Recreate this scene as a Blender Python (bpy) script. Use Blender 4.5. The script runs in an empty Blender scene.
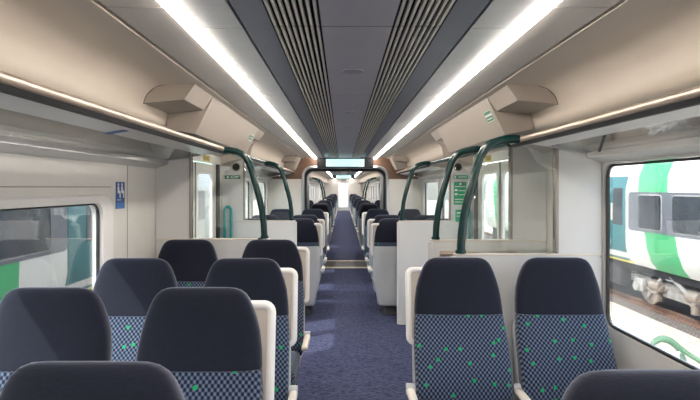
import bpy, bmesh, math, random
from mathutils import Vector, Matrix
random.seed(7)
SC = bpy.context.scene
COL = SC.collection
PI = math.pi

# ------------------------------------------------------------------ materials
def new_mat(name):
    m = bpy.data.materials.new(name); m.use_nodes = True
    nt = m.node_tree
    return m, nt, nt.nodes['Principled BSDF'], nt.nodes['Material Output']

def mat(name, col, rough=.5, metal=0, sheen=0, noise=0, nscale=20, bump=0, spec=.5, stretch=(1, 1, 1)):
    m, nt, b, out = new_mat(name)
    b.inputs['Base Color'].default_value = (*col, 1)
    b.inputs['Roughness'].default_value = rough
    b.inputs['Metallic'].default_value = metal
    b.inputs['Specular IOR Level'].default_value = spec
    if sheen:
        b.inputs['Sheen Weight'].default_value = sheen
        b.inputs['Sheen Roughness'].default_value = .45
        b.inputs['Sheen Tint'].default_value = (.75, .8, 1, 1)
    if noise or bump:
        tc = nt.nodes.new('ShaderNodeTexCoord'); mp = nt.nodes.new('ShaderNodeMapping')
        mp.inputs['Scale'].default_value = stretch
        nt.links.new(tc.outputs['Object'], mp.inputs['Vector'])
        n = nt.nodes.new('ShaderNodeTexNoise'); n.inputs['Scale'].default_value = nscale
        n.inputs['Detail'].default_value = 4
        nt.links.new(mp.outputs['Vector'], n.inputs['Vector'])
        if noise:
            r = nt.nodes.new('ShaderNodeMapRange')
            r.inputs['From Min'].default_value = .25; r.inputs['From Max'].default_value = .75
            r.inputs['To Min'].default_value = 1 - noise; r.inputs['To Max'].default_value = 1 + noise
            nt.links.new(n.outputs['Fac'], r.inputs['Value'])
            mx = nt.nodes.new('ShaderNodeVectorMath'); mx.operation = 'SCALE'
            mx.inputs[0].default_value = col
            nt.links.new(r.outputs['Result'], mx.inputs['Scale'])
            nt.links.new(mx.outputs['Vector'], b.inputs['Base Color'])
        if bump:
            bp = nt.nodes.new('ShaderNodeBump'); bp.inputs['Strength'].default_value = bump
            bp.inputs['Distance'].default_value = .002
            nt.links.new(n.outputs['Fac'], bp.inputs['Height'])
            nt.links.new(bp.outputs['Normal'], b.inputs['Normal'])
    return m

def emis(name, col, s):
    m, nt, b, out = new_mat(name)
    b.inputs['Base Color'].default_value = (*col, 1)
    b.inputs['Emission Color'].default_value = (*col, 1)
    b.inputs['Emission Strength'].default_value = s
    return m

def glass(name, tint=(.95, .97, .96), refl=1.0):
    m = bpy.data.materials.new(name); m.use_nodes = True
    nt = m.node_tree; nt.nodes.clear()
    o = nt.nodes.new('ShaderNodeOutputMaterial'); mx = nt.nodes.new('ShaderNodeMixShader')
    t = nt.nodes.new('ShaderNodeBsdfTransparent'); t.inputs['Color'].default_value = (*tint, 1)
    g = nt.nodes.new('ShaderNodeBsdfGlossy'); g.inputs['Roughness'].default_value = .02
    f = nt.nodes.new('ShaderNodeFresnel'); f.inputs['IOR'].default_value = 1.45
    mu = nt.nodes.new('ShaderNodeMath'); mu.operation = 'MULTIPLY'; mu.inputs[1].default_value = refl
    nt.links.new(f.outputs[0], mu.inputs[0]); nt.links.new(mu.outputs[0], mx.inputs[0])
    nt.links.new(t.outputs[0], mx.inputs[1]); nt.links.new(g.outputs[0], mx.inputs[2])
    nt.links.new(mx.outputs[0], o.inputs['Surface'])
    return m

def math_node(nt, op, a, b=None, c=None):
    n = nt.nodes.new('ShaderNodeMath'); n.operation = op
    for i, v in enumerate((a, b, c)):
        if v is None: continue
        if isinstance(v, (int, float)): n.inputs[i].default_value = v
        else: nt.links.new(v, n.inputs[i])
    return n.outputs[0]

def mix_col(nt, fac, a, b):
    n = nt.nodes.new('ShaderNodeMix'); n.data_type = 'RGBA'
    nt.links.new(fac, n.inputs[0])
    for i, v in ((6, a), (7, b)):
        if isinstance(v, tuple): n.inputs[i].default_value = (*v, 1)
        else: nt.links.new(v, n.inputs[i])
    return n.outputs[2]

def moquette():
    m, nt, b, out = new_mat('moquette_weave')
    tc = nt.nodes.new('ShaderNodeTexCoord'); sp = nt.nodes.new('ShaderNodeSeparateXYZ')
    nt.links.new(tc.outputs['Object'], sp.inputs[0])
    # cushion tops use y as well as z
    v = math_node(nt, 'ADD', sp.outputs['Z'], math_node(nt, 'MULTIPLY', sp.outputs['Y'], .8))
    u = sp.outputs['X']
    cu = math_node(nt, 'COSINE', math_node(nt, 'MULTIPLY', u, 2 * PI / .0222))
    cv = math_node(nt, 'COSINE', math_node(nt, 'MULTIPLY', v, 2 * PI / .033))
    f = math_node(nt, 'MULTIPLY', cu, cv)
    dark = math_node(nt, 'GREATER_THAN', f, .22)                # dark lozenges
    light = math_node(nt, 'LESS_THAN', f, -.30)
    c1 = mix_col(nt, dark, (.052, .072, .125), (.008, .009, .020))
    c2 = mix_col(nt, light, c1, (.125, .168, .245))
    # green flecks
    cb = nt.nodes.new('ShaderNodeCombineXYZ')
    nt.links.new(math_node(nt, 'MULTIPLY', u, 9.5), cb.inputs[0])
    nt.links.new(math_node(nt, 'MULTIPLY', v, 7.5), cb.inputs[1])
    oi = nt.nodes.new('ShaderNodeObjectInfo')
    nt.links.new(math_node(nt, 'MULTIPLY', oi.outputs['Random'], 37.0), cb.inputs[2])
    vo = nt.nodes.new('ShaderNodeTexVoronoi'); vo.voronoi_dimensions = '2D'
    vo.inputs['Scale'].default_value = 1; vo.inputs['Randomness'].default_value = .85
    ad = nt.nodes.new('ShaderNodeVectorMath'); ad.operation = 'ADD'
    cb2 = nt.nodes.new('ShaderNodeCombineXYZ')
    nt.links.new(math_node(nt, 'MULTIPLY', oi.outputs['Random'], 37.0), cb2.inputs[0])
    nt.links.new(cb.outputs[0], ad.inputs[0]); nt.links.new(cb2.outputs[0], ad.inputs[1])
    nt.links.new(ad.outputs[0], vo.inputs['Vector'])
    g = math_node(nt, 'LESS_THAN', vo.outputs['Distance'], .085)
    c3 = mix_col(nt, g, c2, (.008, .36, .12))
    nt.links.new(c3, b.inputs['Base Color'])
    b.inputs['Roughness'].default_value = .9
    b.inputs['Sheen Weight'].default_value = .25
    b.inputs['Specular IOR Level'].default_value = .15
    return m

def carpet_mat():
    m, nt, b, out = new_mat('carpet')
    tc = nt.nodes.new('ShaderNodeTexCoord'); mp = nt.nodes.new('ShaderNodeMapping')
    mp.inputs['Scale'].default_value = (1, 3.2, 1)
    nt.links.new(tc.outputs['Object'], mp.inputs[0])
    n = nt.nodes.new('ShaderNodeTexNoise'); n.inputs['Scale'].default_value = 32; n.inputs['Detail'].default_value = 5
    n2 = nt.nodes.new('ShaderNodeTexNoise'); n2.inputs['Scale'].default_value = 220; n2.inputs['Detail'].default_value = 2
    nt.links.new(mp.outputs[0], n.inputs['Vector']); nt.links.new(tc.outputs['Object'], n2.inputs['Vector'])
    s = math_node(nt, 'ADD', math_node(nt, 'MULTIPLY', n.outputs['Fac'], .6), math_node(nt, 'MULTIPLY', n2.outputs['Fac'], .4))
    r = nt.nodes.new('ShaderNodeValToRGB')
    r.color_ramp.elements[0].position = .36; r.color_ramp.elements[0].color = (.010, .012, .028, 1)
    r.color_ramp.elements[1].position = .66; r.color_ramp.elements[1].color = (.115, .130, .235, 1)
    nt.links.new(s, r.inputs[0]); nt.links.new(r.outputs[0], b.inputs['Base Color'])
    b.inputs['Roughness'].default_value = .95; b.inputs['Specular IOR Level'].default_value = .1
    return m

def livery(name, centre, slope, half, period):
    """white paint with slanted green bands (part of the paint scheme)"""
    m, nt, b, out = new_mat(name)
    tc = nt.nodes.new('ShaderNodeTexCoord'); sp = nt.nodes.new('ShaderNodeSeparateXYZ')
    nt.links.new(tc.outputs['Object'], sp.inputs[0])
    y = math_node(nt, 'SUBTRACT', sp.outputs['Y'], math_node(nt, 'MULTIPLY', sp.outputs['Z'], slope))
    t = math_node(nt, 'FLOORED_MODULO', math_node(nt, 'ADD', math_node(nt, 'SUBTRACT', y, centre), period / 2), period)
    dist = math_node(nt, 'ABSOLUTE', math_node(nt, 'SUBTRACT', t, period / 2))
    g = math_node(nt, 'LESS_THAN', dist, half)
    c = mix_col(nt, g, (.56, .56, .535), (.04, .32, .125))
    nt.links.new(c, b.inputs['Base Color']); b.inputs['Roughness'].default_value = .35
    return m

def wood_mat():
    m, nt, b, out = new_mat('brown_wood')
    tc = nt.nodes.new('ShaderNodeTexCoord'); mp = nt.nodes.new('ShaderNodeMapping')
    mp.inputs['Scale'].default_value = (2, 2, 18)
    nt.links.new(tc.outputs['Object'], mp.inputs[0])
    n = nt.nodes.new('ShaderNodeTexNoise'); n.inputs['Scale'].default_value = 6; n.inputs['Detail'].default_value = 6
    nt.links.new(mp.outputs[0], n.inputs['Vector'])
    c = mix_col(nt, n.outputs['Fac'], (.07, .035, .022), (.20, .11, .07))
    nt.links.new(c, b.inputs['Base Color']); b.inputs['Roughness'].default_value = .45
    return m

M = dict(
    wall=mat('wall_laminate', (.70, .68, .64), .45, noise=.03, nscale=6),
    cove=mat('cove_laminate', (.60, .53, .45), .42, noise=.02, nscale=5),
    screen=mat('screen_laminate', (.66, .66, .65), .4, noise=.02, nscale=6),
    taupe=mat('taupe_trim', (.33, .30, .27), .5, noise=.04, nscale=12),
    steel=mat('satin_steel', (.62, .63, .64), .33, .6, noise=.05, nscale=4, stretch=(1, 6, 1)),
    centre=mat('mauve_grey_panel', (.47, .45, .48), .38, .45, noise=.03, nscale=5),
    slope=mat('slate_panel', (.27, .29, .33), .35, .5, noise=.04, nscale=6),
    outer=mat('warm_grey_panel', (.56, .53, .50), .4, .3, noise=.03, nscale=5),
    slat=mat('anodised_slat', (.75, .71, .64), .4, .5, noise=.04, nscale=8),
    black=mat('black_rubber', (.012, .012, .014), .6, noise=.2, nscale=30),
    void=mat('black_void', (.006, .006, .008), .9, noise=.1, nscale=30),
    casing=mat('casing_laminate', (.37, .325, .28), .42, noise=.03, nscale=7),
    rail=mat('bronze_aluminium', (.55, .45, .37), .32, .7, noise=.03, nscale=10),
    satin=mat('shelf_aluminium', (.55, .56, .58), .28, .8, noise=.03, nscale=6),
    pole=mat('dark_green_paint', (.002, .030, .029), .25, noise=.05, nscale=10),
    teal=mat('teal_paint', (.0, .30, .30), .3, noise=.05, nscale=10),
    fabric=mat('charcoal_wool', (.011, .013, .024), .85, sheen=.5, noise=.25, nscale=160, bump=.35, spec=.15, stretch=(.4, 1, 2.4)),
    moq=moquette(), carpet=carpet_mat(), wood=wood_mat(),
    shell=mat('grey_shell_plastic', (.50, .52, .53), .4, noise=.03, nscale=8),
    cream=mat('cream_plastic', (.72, .66, .58), .4, noise=.03, nscale=10),
    ivory=mat('ivory_plastic', (.82, .80, .78), .35, noise=.02, nscale=10),
    tan=mat('tan_plastic', (.50, .45, .40), .5, noise=.03, nscale=10),
    foot=mat('dark_foot', (.03, .03, .035), .6, noise=.1, nscale=10),
    glass=glass('clear_pane'), wglass=glass('window_pane', (.94, .96, .96), .45),
    shelfglass=glass('shelf_pane', (.90, .92, .93), .30),
    light=emis('strip_diffuser', (1, .91, .83), 16),
    screenlit=emis('display_glow', (.50, .76, .79), .42),
    blue=mat('blue_vinyl', (.008, .07, .32), .4, noise=.03, nscale=10),
    paleblue=mat('pale_blue_print', (.04, .17, .50), .4, noise=.03, nscale=10),
    white=mat('white_vinyl', (.85, .86, .86), .4, noise=.02, nscale=10),
    green=mat('green_vinyl', (.0, .20, .085), .4, noise=.03, nscale=10),
    brightgreen=mat('bright_green_vinyl', (.0, .36, .16), .4, noise=.03, nscale=10),
    yellow=mat('yellow_vinyl', (.52, .38, .03), .4, noise=.05, nscale=10),
    red=mat('red_plastic', (.45, .01, .015), .4, noise=.05, nscale=10),
    nosing=mat('cream_nosing', (.80, .70, .52), .5, noise=.04, nscale=10),
    # outside
    ballast=mat('pale_ballast', (.46, .42, .36), .95, noise=.35, nscale=14, bump=.6),
    bed=mat('dark_ballast', (.11, .09, .08), .95, noise=.4, nscale=16, bump=.6),
    rust=mat('rusty_rail', (.16, .09, .06), .7, noise=.3, nscale=20),
    sleeper=mat('sleeper_timber', (.12, .10, .09), .9, noise=.3, nscale=12),
    under=mat('underframe_grey', (.27, .26, .25), .6, noise=.3, nscale=9),
    grime=mat('underframe_black', (.035, .035, .04), .7, noise=.4, nscale=9),
    wheel=mat('wheel_steel', (.35, .30, .26), .5, .5, noise=.2, nscale=9),
    band=mat('window_band_paint', (.10, .108, .13), .3, noise=.08, nscale=5),
    tglass=mat('train_window_glass', (.018, .024, .034), .08, noise=.3, nscale=3, spec=.4),
    tealdoor=mat('teal_door_paint', (.012, .12, .135), .35, noise=.06, nscale=6),
    hose=mat('green_hose', (.10, .20, .12), .5, noise=.15, nscale=10),
    yellowline=mat('yellow_line_paint', (.75, .62, .08), .5, noise=.1, nscale=10),
    roof=mat('roof_grey', (.62, .64, .65), .5, noise=.05, nscale=6),
    liveryR=livery('livery_white_green', 10.70, .27, .53, 5.6),
    liveryL=livery('livery_white_green_near', 5.8, .05, 1.0, 6.2),
    plastic=glass('crumpled_film', (.86, .88, .88), 3.0),
)

# ------------------------------------------------------------------ mesh builder
class MB:
    def __init__(s): s.bm = bmesh.new()
    def face(s, vs):
        try: return s.bm.faces.new(vs)
        except ValueError: return None
    def box(s, x0, x1, y0, y1, z0, z1, bev=0, seg=3):
        r = bmesh.ops.create_cube(s.bm, size=1)
        vs = r['verts']
        for v in vs:
            v.co = Vector(((x0 + x1) / 2 + v.co.x * (x1 - x0), (y0 + y1) / 2 + v.co.y * (y1 - y0), (z0 + z1) / 2 + v.co.z * (z1 - z0)))
        if bev:
            es = list({e for v in vs for e in v.link_edges})
            bmesh.ops.bevel(s.bm, geom=es, offset=bev, segments=seg, affect='EDGES', profile=.5)
        return s
    def loft(s, loops, cap=True, closed=True):
        rows = [[s.bm.verts.new(p) for p in l] for l in loops]
        n = len(rows[0])
        for a, b in zip(rows, rows[1:]):
            for i in range(n if closed else n - 1):
                j = (i + 1) % n
                s.face((a[i], a[j], b[j], b[i]))
        if cap:
            s.face(rows[0][::-1]); s.face(rows[-1])
        return s
    def prism(s, poly, axis, a0, a1):
        def p(q, a):
            return {'x': (a, q[0], q[1]), 'y': (q[0], a, q[1]), 'z': (q[0], q[1], a)}[axis]
        return s.loft([[p(q, a0) for q in poly], [p(q, a1) for q in poly]])
    def sheet(s, poly, a0, a1):            # open profile (x,z) swept along y
        return s.loft([[(q[0], a0, q[1]) for q in poly], [(q[0], a1, q[1]) for q in poly]], cap=False, closed=False)
    def tube(s, pts, r, n=12, closed=False, sy=1.0):
        pts = [Vector(p) for p in pts]; m = len(pts)
        loops = []; up = None
        for i, p in enumerate(pts):
            if closed: t = (pts[(i + 1) % m] - pts[i - 1]).normalized()
            else: t = (pts[min(i + 1, m - 1)] - pts[max(i - 1, 0)]).normalized()
            if up is None:
                ref = Vector((0, 0, 1)) if abs(t.z) < .9 else Vector((0, 1, 0))
                up = (ref - t * ref.dot(t)).normalized()
            else: up = (up - t * up.dot(t)).normalized()
            sd = t.cross(up)
            loops.append([p + up * (math.cos(2 * PI * k / n) * r) + sd * (math.sin(2 * PI * k / n) * r * sy) for k in range(n)])
        if closed: loops.append(loops[0])
        s.loft(loops, cap=not closed)
        if closed: bmesh.ops.remove_doubles(s.bm, verts=s.bm.verts, dist=1e-6)
        return s
    def cyl(s, c, axis, r, h, n=24, r2=None):
        r2 = r if r2 is None else r2
        def ring(a, rr):
            L = []
            for k in range(n):
                u, v = math.cos(2 * PI * k / n) * rr, math.sin(2 * PI * k / n) * rr
                L.append({'x': (c[0] + a, c[1] + u, c[2] + v), 'y': (c[0] + u, c[1] + a, c[2] + v), 'z': (c[0] + u, c[1] + v, c[2] + a)}[axis])
            return L
        return s.loft([ring(-h / 2, r), ring(h / 2, r2)])
    def ring(s, la, lb):                   # faces between two equal loops
        s.loft([la, lb], cap=False); return s

def finish(name, mb, material, parent=None, origin=None, sharp=35):
    bm = mb.bm
    bmesh.ops.recalc_face_normals(bm, faces=bm.faces)
    me = bpy.data.meshes.new(name)
    if origin is None and parent is None:
        xs = [v.co for v in bm.verts]
        origin = Vector(((min(v.x for v in xs) + max(v.x for v in xs)) / 2, (min(v.y for v in xs) + max(v.y for v in xs)) / 2, min(v.z for v in xs)))
        if material.name.startswith('livery'): origin = Vector((0, 0, 0))
    root = parent
    if parent is not None:
        while root.parent: root = root.parent
        origin = root.location.copy()
    bmesh.ops.translate(bm, verts=bm.verts, vec=-Vector(origin))
    bm.to_mesh(me); bm.free()
    for p in me.polygons: p.use_smooth = True
    me.set_sharp_from_angle(angle=math.radians(sharp))
    mats = material if isinstance(material, (list, tuple)) else [material]
    for x in mats: me.materials.append(x)
    o = bpy.data.objects.new(name, me); COL.objects.link(o)
    if parent is not None: o.parent = parent
    else: o.location = origin
    return o

def part(name, mb, m, parent, label=None):
    o = finish(name, mb, m, parent)
    if label: o['label'] = label
    return o

def tag(o, label, cat, group=None, kind=None):
    o['label'] = label; o['category'] = cat
    if group: o['group'] = group
    if kind: o['kind'] = kind
    return o

def solo(name, mb, m, label, cat, group=None, kind=None):
    return tag(finish(name, mb, m), label, cat, group, kind)

def struct(name, mb, m, label=None, cat=None):
    o = finish(name, mb, m); o['kind'] = 'structure'
    if label: o['label'] = label
    if cat: o['category'] = cat
    return o

def thing(name, loc, label, cat, group=None, kind=None):
    o = bpy.data.objects.new(name, None); COL.objects.link(o)
    o.location = loc; o.empty_display_size = .1
    return tag(o, label, cat, group, kind)

def copy_tree(o, parent=None):
    c = o.copy(); COL.objects.link(c)
    if parent is not None:
        c.parent = parent
    for ch in list(o.children):
        copy_tree(ch, c)
    return c

def rrect(a0, a1, b0, b1, r, n=6):
    L = []
    for cx, cy, st in ((a1 - r, b1 - r, 0), (a0 + r, b1 - r, 90), (a0 + r, b0 + r, 180), (a1 - r, b0 + r, 270)):
        for k in range(n + 1):
            t = math.radians(st + 90 * k / n)
            L.append((cx + r * math.cos(t), cy + r * math.sin(t)))
    return L

def superloop(cx, cy, w, t, z, e=4.0, n=36):
    L = []
    for k in range(n):
        a = 2 * PI * k / n
        c, s_ = math.cos(a), math.sin(a)
        L.append((cx + w / 2 * math.copysign(abs(c) ** (2 / e), c), cy + t / 2 * math.copysign(abs(s_) ** (2 / e), s_), z))
    return L

# ------------------------------------------------------------------ camera
CX, CZ = -.05, 1.6
cam = bpy.data.cameras.new('camera'); cam.lens = 27; cam.sensor_width = 36
cam.shift_x = .0107; cam.shift_y = -.0179; cam.clip_start = .02; cam.clip_end = 400
co = bpy.data.objects.new('camera', cam); COL.objects.link(co)
co.location = (CX, 0, CZ); co.rotation_euler = (PI / 2, 0, 0)
SC.camera = co

# ------------------------------------------------------------------ carriage shell
W = 1.47
Y0, Y1 = -3.0, 10.0          # near carriage
G0, G1 = 10.12, 11.75        # gangway
Z0, Z1 = 11.87, 36.0         # next carriage
ZC = 2.155

f = MB(); f.box(-1.60, 1.60, Y0, Z1 + .1, -.08, 0)
struct('floor', f, M['carpet'])

def wall(name, side, cells, z0=0):
    """cells: (y0, y1, ztop, hole or None); hole = (ya, yb, za, zb, r)"""
    mb = MB(); x = side * W; xo = side * (W + .03)
    for (ya, yb, zt, hole) in cells:
        if hole is None:
            mb.box(min(x, xo), max(x, xo), ya, yb, z0, zt)
            continue
        h = rrect(*hole)
        n = len(h); q = n // 4
        cor = [(yb, zt), (ya, zt), (ya, z0), (yb, z0)]
        for xx in (x, xo):
            hv = [mb.bm.verts.new((xx, p[0], p[1])) for p in h]
            cv = [mb.bm.verts.new((xx, p[0], p[1])) for p in cor]
            for i in range(n):
                j = (i + 1) % n
                a, b = i // q, j // q
                if a == b: mb.face((hv[i], hv[j], cv[a]))
                else: mb.face((hv[i], hv[j], cv[b], cv[a]))
        mb.ring([(x, p[0], p[1]) for p in h], [(xo, p[0], p[1]) for p in h])
    return struct(name, mb, M['wall'])

# window openings: (y0, y1, z0, z1, r)
WL = [(-1.2, .95, .80, 1.52, .07), (1.30, 3.10, .80, 1.515, .08), (6.55, 8.05, .80, 1.70, .08), (8.30, 9.75, .80, 1.70, .08)]
WR = [(-1.2, .80, .80, 1.735, .07), (1.05, 3.056, .80, 1.735, .08), (6.55, 8.05, .80, 1.70, .08), (8.30, 9.75, .80, 1.70, .08)]
DOOR = (4.30, 5.86, .02, 1.86, .05)
ZW, ZV = 1.862, 1.96
def cells(ws, first):
    return [(Y0, -1.4, ZW, None), (-1.4, 1.0 if first else .92, ZW, ws[0]), (1.0 if first else .92, first or 3.065, ZW, ws[1]),
            (first or 3.065, 4.02, ZW, None), (4.02, 6.12, ZV, DOOR), (6.12, 6.40, ZW, None), (6.40, 8.17, ZW, ws[2]), (8.17, Y1, ZW, ws[3])]
wall('wall_left', -1, cells(WL, 3.28))
wall('wall_right', 1, cells(WR, None))
# next carriage: windows every 2.2 m
def far_ws():
    return [(y, y + 1.5, .80, 1.70, .08) for y in (12.3, 14.2, 18.6, 20.6, 22.6, 24.6, 26.6, 30.4, 32.4)]
def far_cells():
    out = []; prev = Z0
    for w in far_ws():
        if w[0] - .2 > prev + .01: out.append((prev, w[0] - .2, ZW, None))
        out.append((w[0] - .2, w[1] + .15, ZW, w)); prev = w[1] + .15
    out.append((prev, Z1, ZW, None))
    return out
wall('wall_far_left', -1, far_cells()); wall('wall_far_right', 1, far_cells())

def cove(name, side, ya, yb, vest=False):
    pr = [(.79, 2.150), (.985, 2.150), (1.05, 2.135), (1.095, 2.095), (1.112, 2.04), (1.122, 1.975), (1.155, 1.945), (1.25, 1.93), (1.40, 1.905), (1.475, 1.862)]
    if vest: pr = [(.79, 2.150), (1.0, 2.147), (1.107, 2.11), (1.30, 2.04), (1.475, 1.95)]
    # smooth the profile
    for _ in range(2):
        q = [pr[0]]
        for a, b in zip(pr, pr[1:]):
            q += [(a[0] * .75 + b[0] * .25, a[1] * .75 + b[1] * .25), (a[0] * .25 + b[0] * .75, a[1] * .25 + b[1] * .75)]
        pr = q + [pr[-1]]
    mb = MB(); poly = [(side * p[0], p[1]) for p in pr] + [(side * 1.56, pr[-1][1]), (side * 1.56, 2.30), (side * .79, 2.30)]
    mb.prism(poly, 'y', ya, yb)
    return struct(name, mb, M['cove'])
k = 1
for s, brk in ((-1, 4.02), (1, 4.02)):
    for (a, b, v) in ((Y0, brk, False), (brk, 6.12, True), (6.12, Y1, False), (Z0, Z1, False)):
        cove('trim_%d' % k, s, a, b, v); k += 1

# roof above everything (keeps the daylight out)
r = MB(); r.box(-1.56, 1.56, Y0 - .1, Z1 + .1, 2.30, 2.36); struct('ceiling', r, M['void'])
def seams(ya, yb):
    L = [ya]; y = 1.81 - 1.33 * 6
    while y < yb - .1:
        if y > ya + .1: L.append(y)
        y += 1.33
    return L + [yb]
for (ya, yb, nm) in ((Y0, Y1, 'near'), (Z0, Z1, 'far')):
    g = .0035
    SS = seams(ya, yb) if nm == 'near' else [ya + (yb - ya) * i / 12 for i in range(13)]
    mc, ms, mo, mz = MB(), MB(), MB(), MB()
    for a, b in zip(SS, SS[1:]):
        mc.box(-.122, .122, a + g, b - g, ZC, ZC + .02)
        for s in (-1, 1):
            x = sorted((s * .398, s * .538)); ms.box(x[0], x[1], a + g + .02, b - g + .02, ZC, ZC + .02)
            x = sorted((s * .600, s * .774)); mo.box(x[0], x[1], a + g - .2, b - g - .2, ZC - .002, ZC + .02)
    for s in (-1, 1):
        x = [s * .295, s * .388]
        mz.prism([(x[0], ZC + .012), (x[1], ZC), (x[1], ZC + .02), (x[0], ZC + .03)], 'y', ya, yb)
    pre = 'ceiling_' if nm == 'near' else 'ceiling_far_'
    for n_, mb_, m_ in (('centre', mc, 'centre'), ('steel', ms, 'steel'), ('outer', mo, 'outer'), ('slope', mz, 'slope')):
        struct(pre + n_, mb_, M[m_])
    # closing boards behind the gaps
    bk = MB(); bk.box(-.79, .79, ya, yb, ZC + .06, ZC + .08); struct(pre + 'backing', bk, M['void'])

# light strips
for (ya, yb, where) in ((Y0, Y1, 'in the near carriage'), (Z0, Z1, 'in the next carriage beyond the gangway')):
    for s, sd in ((-1, 'left'), (1, 'right')):
        t = thing('strip_light', (s * .569, (ya + yb) / 2, ZC), 'long warm white ceiling strip light on the %s %s' % (sd, where), 'light', 'ceiling strip lights')
        d = MB(); x = sorted((s * .5415, s * .5965))
        SS = seams(ya, yb) if ya < 5 else [ya + (yb - ya) * i / 12 for i in range(13)]
        prof = [(x[0] + (x[1] - x[0]) * q / 8, ZC - .016 * math.sin(PI * q / 8)) for q in range(9)] + [(x[1], ZC + .018), (x[0], ZC + .018)]
        for a, b in zip(SS, SS[1:]): d.prism(prof, 'y', a + .4 + .003 if a != ya else a, (b + .4 if b != yb else b) - .003)
        part('diffuser', d, M['light'], t)
        e = MB(); e.box(s * .569 - .026, s * .569 + .026, ya, yb, ZC + .02, ZC + .05)
        part('housing', e, M['white'], t)

# slatted vent grilles, one per ceiling bay
ordn = ['first', 'second', 'third', 'fourth', 'fifth', 'sixth', 'seventh', 'eighth']
def grille(s, a, b, label):
    t = thing('ceiling_grille', (s * .208, (a + b) / 2, ZC), label, 'vent grille', 'slatted ceiling grilles')
    tr = MB(); x = sorted((s * .125, s * .291))
    tr.box(x[0], x[1], a, b, ZC + .028, ZC + .034)
    tr.box(x[0], x[0] + .004, a, b, ZC, ZC + .03); tr.box(x[1] - .004, x[1], a, b, ZC, ZC + .03)
    part('tray', tr, M['void'], t)
    sl = MB(); n = 8; w = (x[1] - x[0]) / n
    for i in range(n):
        c = x[0] + w * (i + .5); sl.box(c - .0045, c + .0045, a + .006, b - .006, ZC, ZC + .014)
    part('slat_panel', sl, M['slat'], t)
SS = [y for y in seams(Y0, Y1) if y > .4]
for s, sd in ((-1, 'left'), (1, 'right')):
    for i, (a, b) in enumerate(zip(SS, SS[1:])):
        grille(s, a, b, '%s slatted grille bay from the camera, %s of the plain centre ceiling panel' % (ordn[i], sd))
    grille(s, Z0, Z1, 'slatted grille %s of the centre panel in the next carriage' % sd)
    grille(s, Y0, .48, 'slatted grille overhead at the camera, %s of centre panel' % sd)
for i, (y, r_, lb) in enumerate(((2.50, .050, 'round flush ceiling disc nearest the camera'), (3.86, .042, 'round flush ceiling disc, second along the centre panel'), (4.85, .042, 'round flush ceiling disc, third along the centre panel'))):
    t = thing('ceiling_speaker', (0, y, ZC), lb, 'speaker', 'round ceiling discs')
    a = MB(); a.cyl((0, y, ZC - .001), 'z', r_, .006, 32); part('grille_disc', a, M['slope'], t)
    a = MB(); a.ring([(math.cos(q * PI / 20) * r_, y + math.sin(q * PI / 20) * r_, ZC - .004) for q in range(40)], [(math.cos(q * PI / 20) * r_ * 1.08, y + math.sin(q * PI / 20) * r_ * 1.08, ZC - .0005) for q in range(40)])
    part('rim', a, M['centre'], t)

# end walls
b = MB(); b.box(-1.56, 1.56, Y0 - .08, Y0, 0, 2.3); struct('wall_back', b, M['wall'])
def arch_wall(name, y, t, m_up, m_lo):
    hole = rrect(-.80, .80, -.3, 1.985, .17, 8)
    hole = [p for p in hole if p[1] >= 0]
    i = max(range(len(hole)), key=lambda i: (hole[i][0] > 0, -hole[i][1]))
    # ordered from lower right, over the top, to lower left
    right = sorted([p for p in hole if p[0] > 0], key=lambda p: math.atan2(p[1] - 1.0, p[0]))
    left = sorted([p for p in hole if p[0] < 0], key=lambda p: math.atan2(p[1] - 1.0, -p[0]), reverse=True)
    L = [(.80, 0)] + right + left + [(-.80, 0)]
    up, lo = MB(), MB()
    zb = 1.76
    Ru = [p for p in L if p[1] > zb]
    up.prism([(.80, zb), (1.55, zb), (1.55, 2.3), (-1.55, 2.3), (-1.55, zb), (-.80, zb)] + Ru[::-1], 'y', y, y + t)
    for s in (-1, 1):
        x = sorted((s * .80, s * 1.55)); lo.box(x[0], x[1], y, y + t, 0, zb)
    struct(name, lo, M[m_lo]); struct(name + '_upper', up, M[m_up])
    return L
AL = arch_wall('wall_end', Y1, .12, 'wood', 'wall')
arch_wall('wall_next', G1, .12, 'wall', 'wall')
# arch trim
def arch_trim(name, y, m, w, d, inset=0):
    mb = MB(); pts = [(p[0] * (1 - inset), y, p[1] - (inset if p[1] > .1 else 0)) for p in AL]
    mb.tube(pts, w, 10, sy=d); return mb
t = thing('gangway_arch', (0, Y1 - .03, 0), 'rounded grey portal frame around the wide gangway opening', 'arch')
part('outer_frame', arch_trim('o', Y1 - .01, None, .03, 1), M['satin'], t)
part('rubber_seal', arch_trim('o', Y1 + .05, None, .035, 1, .045), M['black'], t)
g = MB(); inner = [(p[0], p[1]) for p in AL]
g.loft([[(p[0], G0, p[1]) for p in inner], [(p[0], G1, p[1]) for p in inner]], cap=False, closed=False)
struct('wall_gangway', g, M['slope'])
b = MB(); b.box(-1.56, 1.56, Z1, Z1 + .08, 0, 2.3); struct('wall_far_end', b, M['wall'])
for y, lb in ((10.45, 'cream threshold strip across floor at near side of gangway'), (11.40, 'cream threshold strip across floor at far side of gangway')):
    a = MB(); a.box(-.62, .62, y - .06, y + .06, 0, .012, .004, 2)
    solo('threshold_strip', a, M['nosing'], lb, 'floor strip', 'gangway threshold strips')
a = MB(); a.box(-.62, .62, 10.515, 11.335, 0, .008); solo('gangway_plate', a, M['foot'], 'dark floor plate between the two cream threshold strips', 'floor plate')

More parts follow.
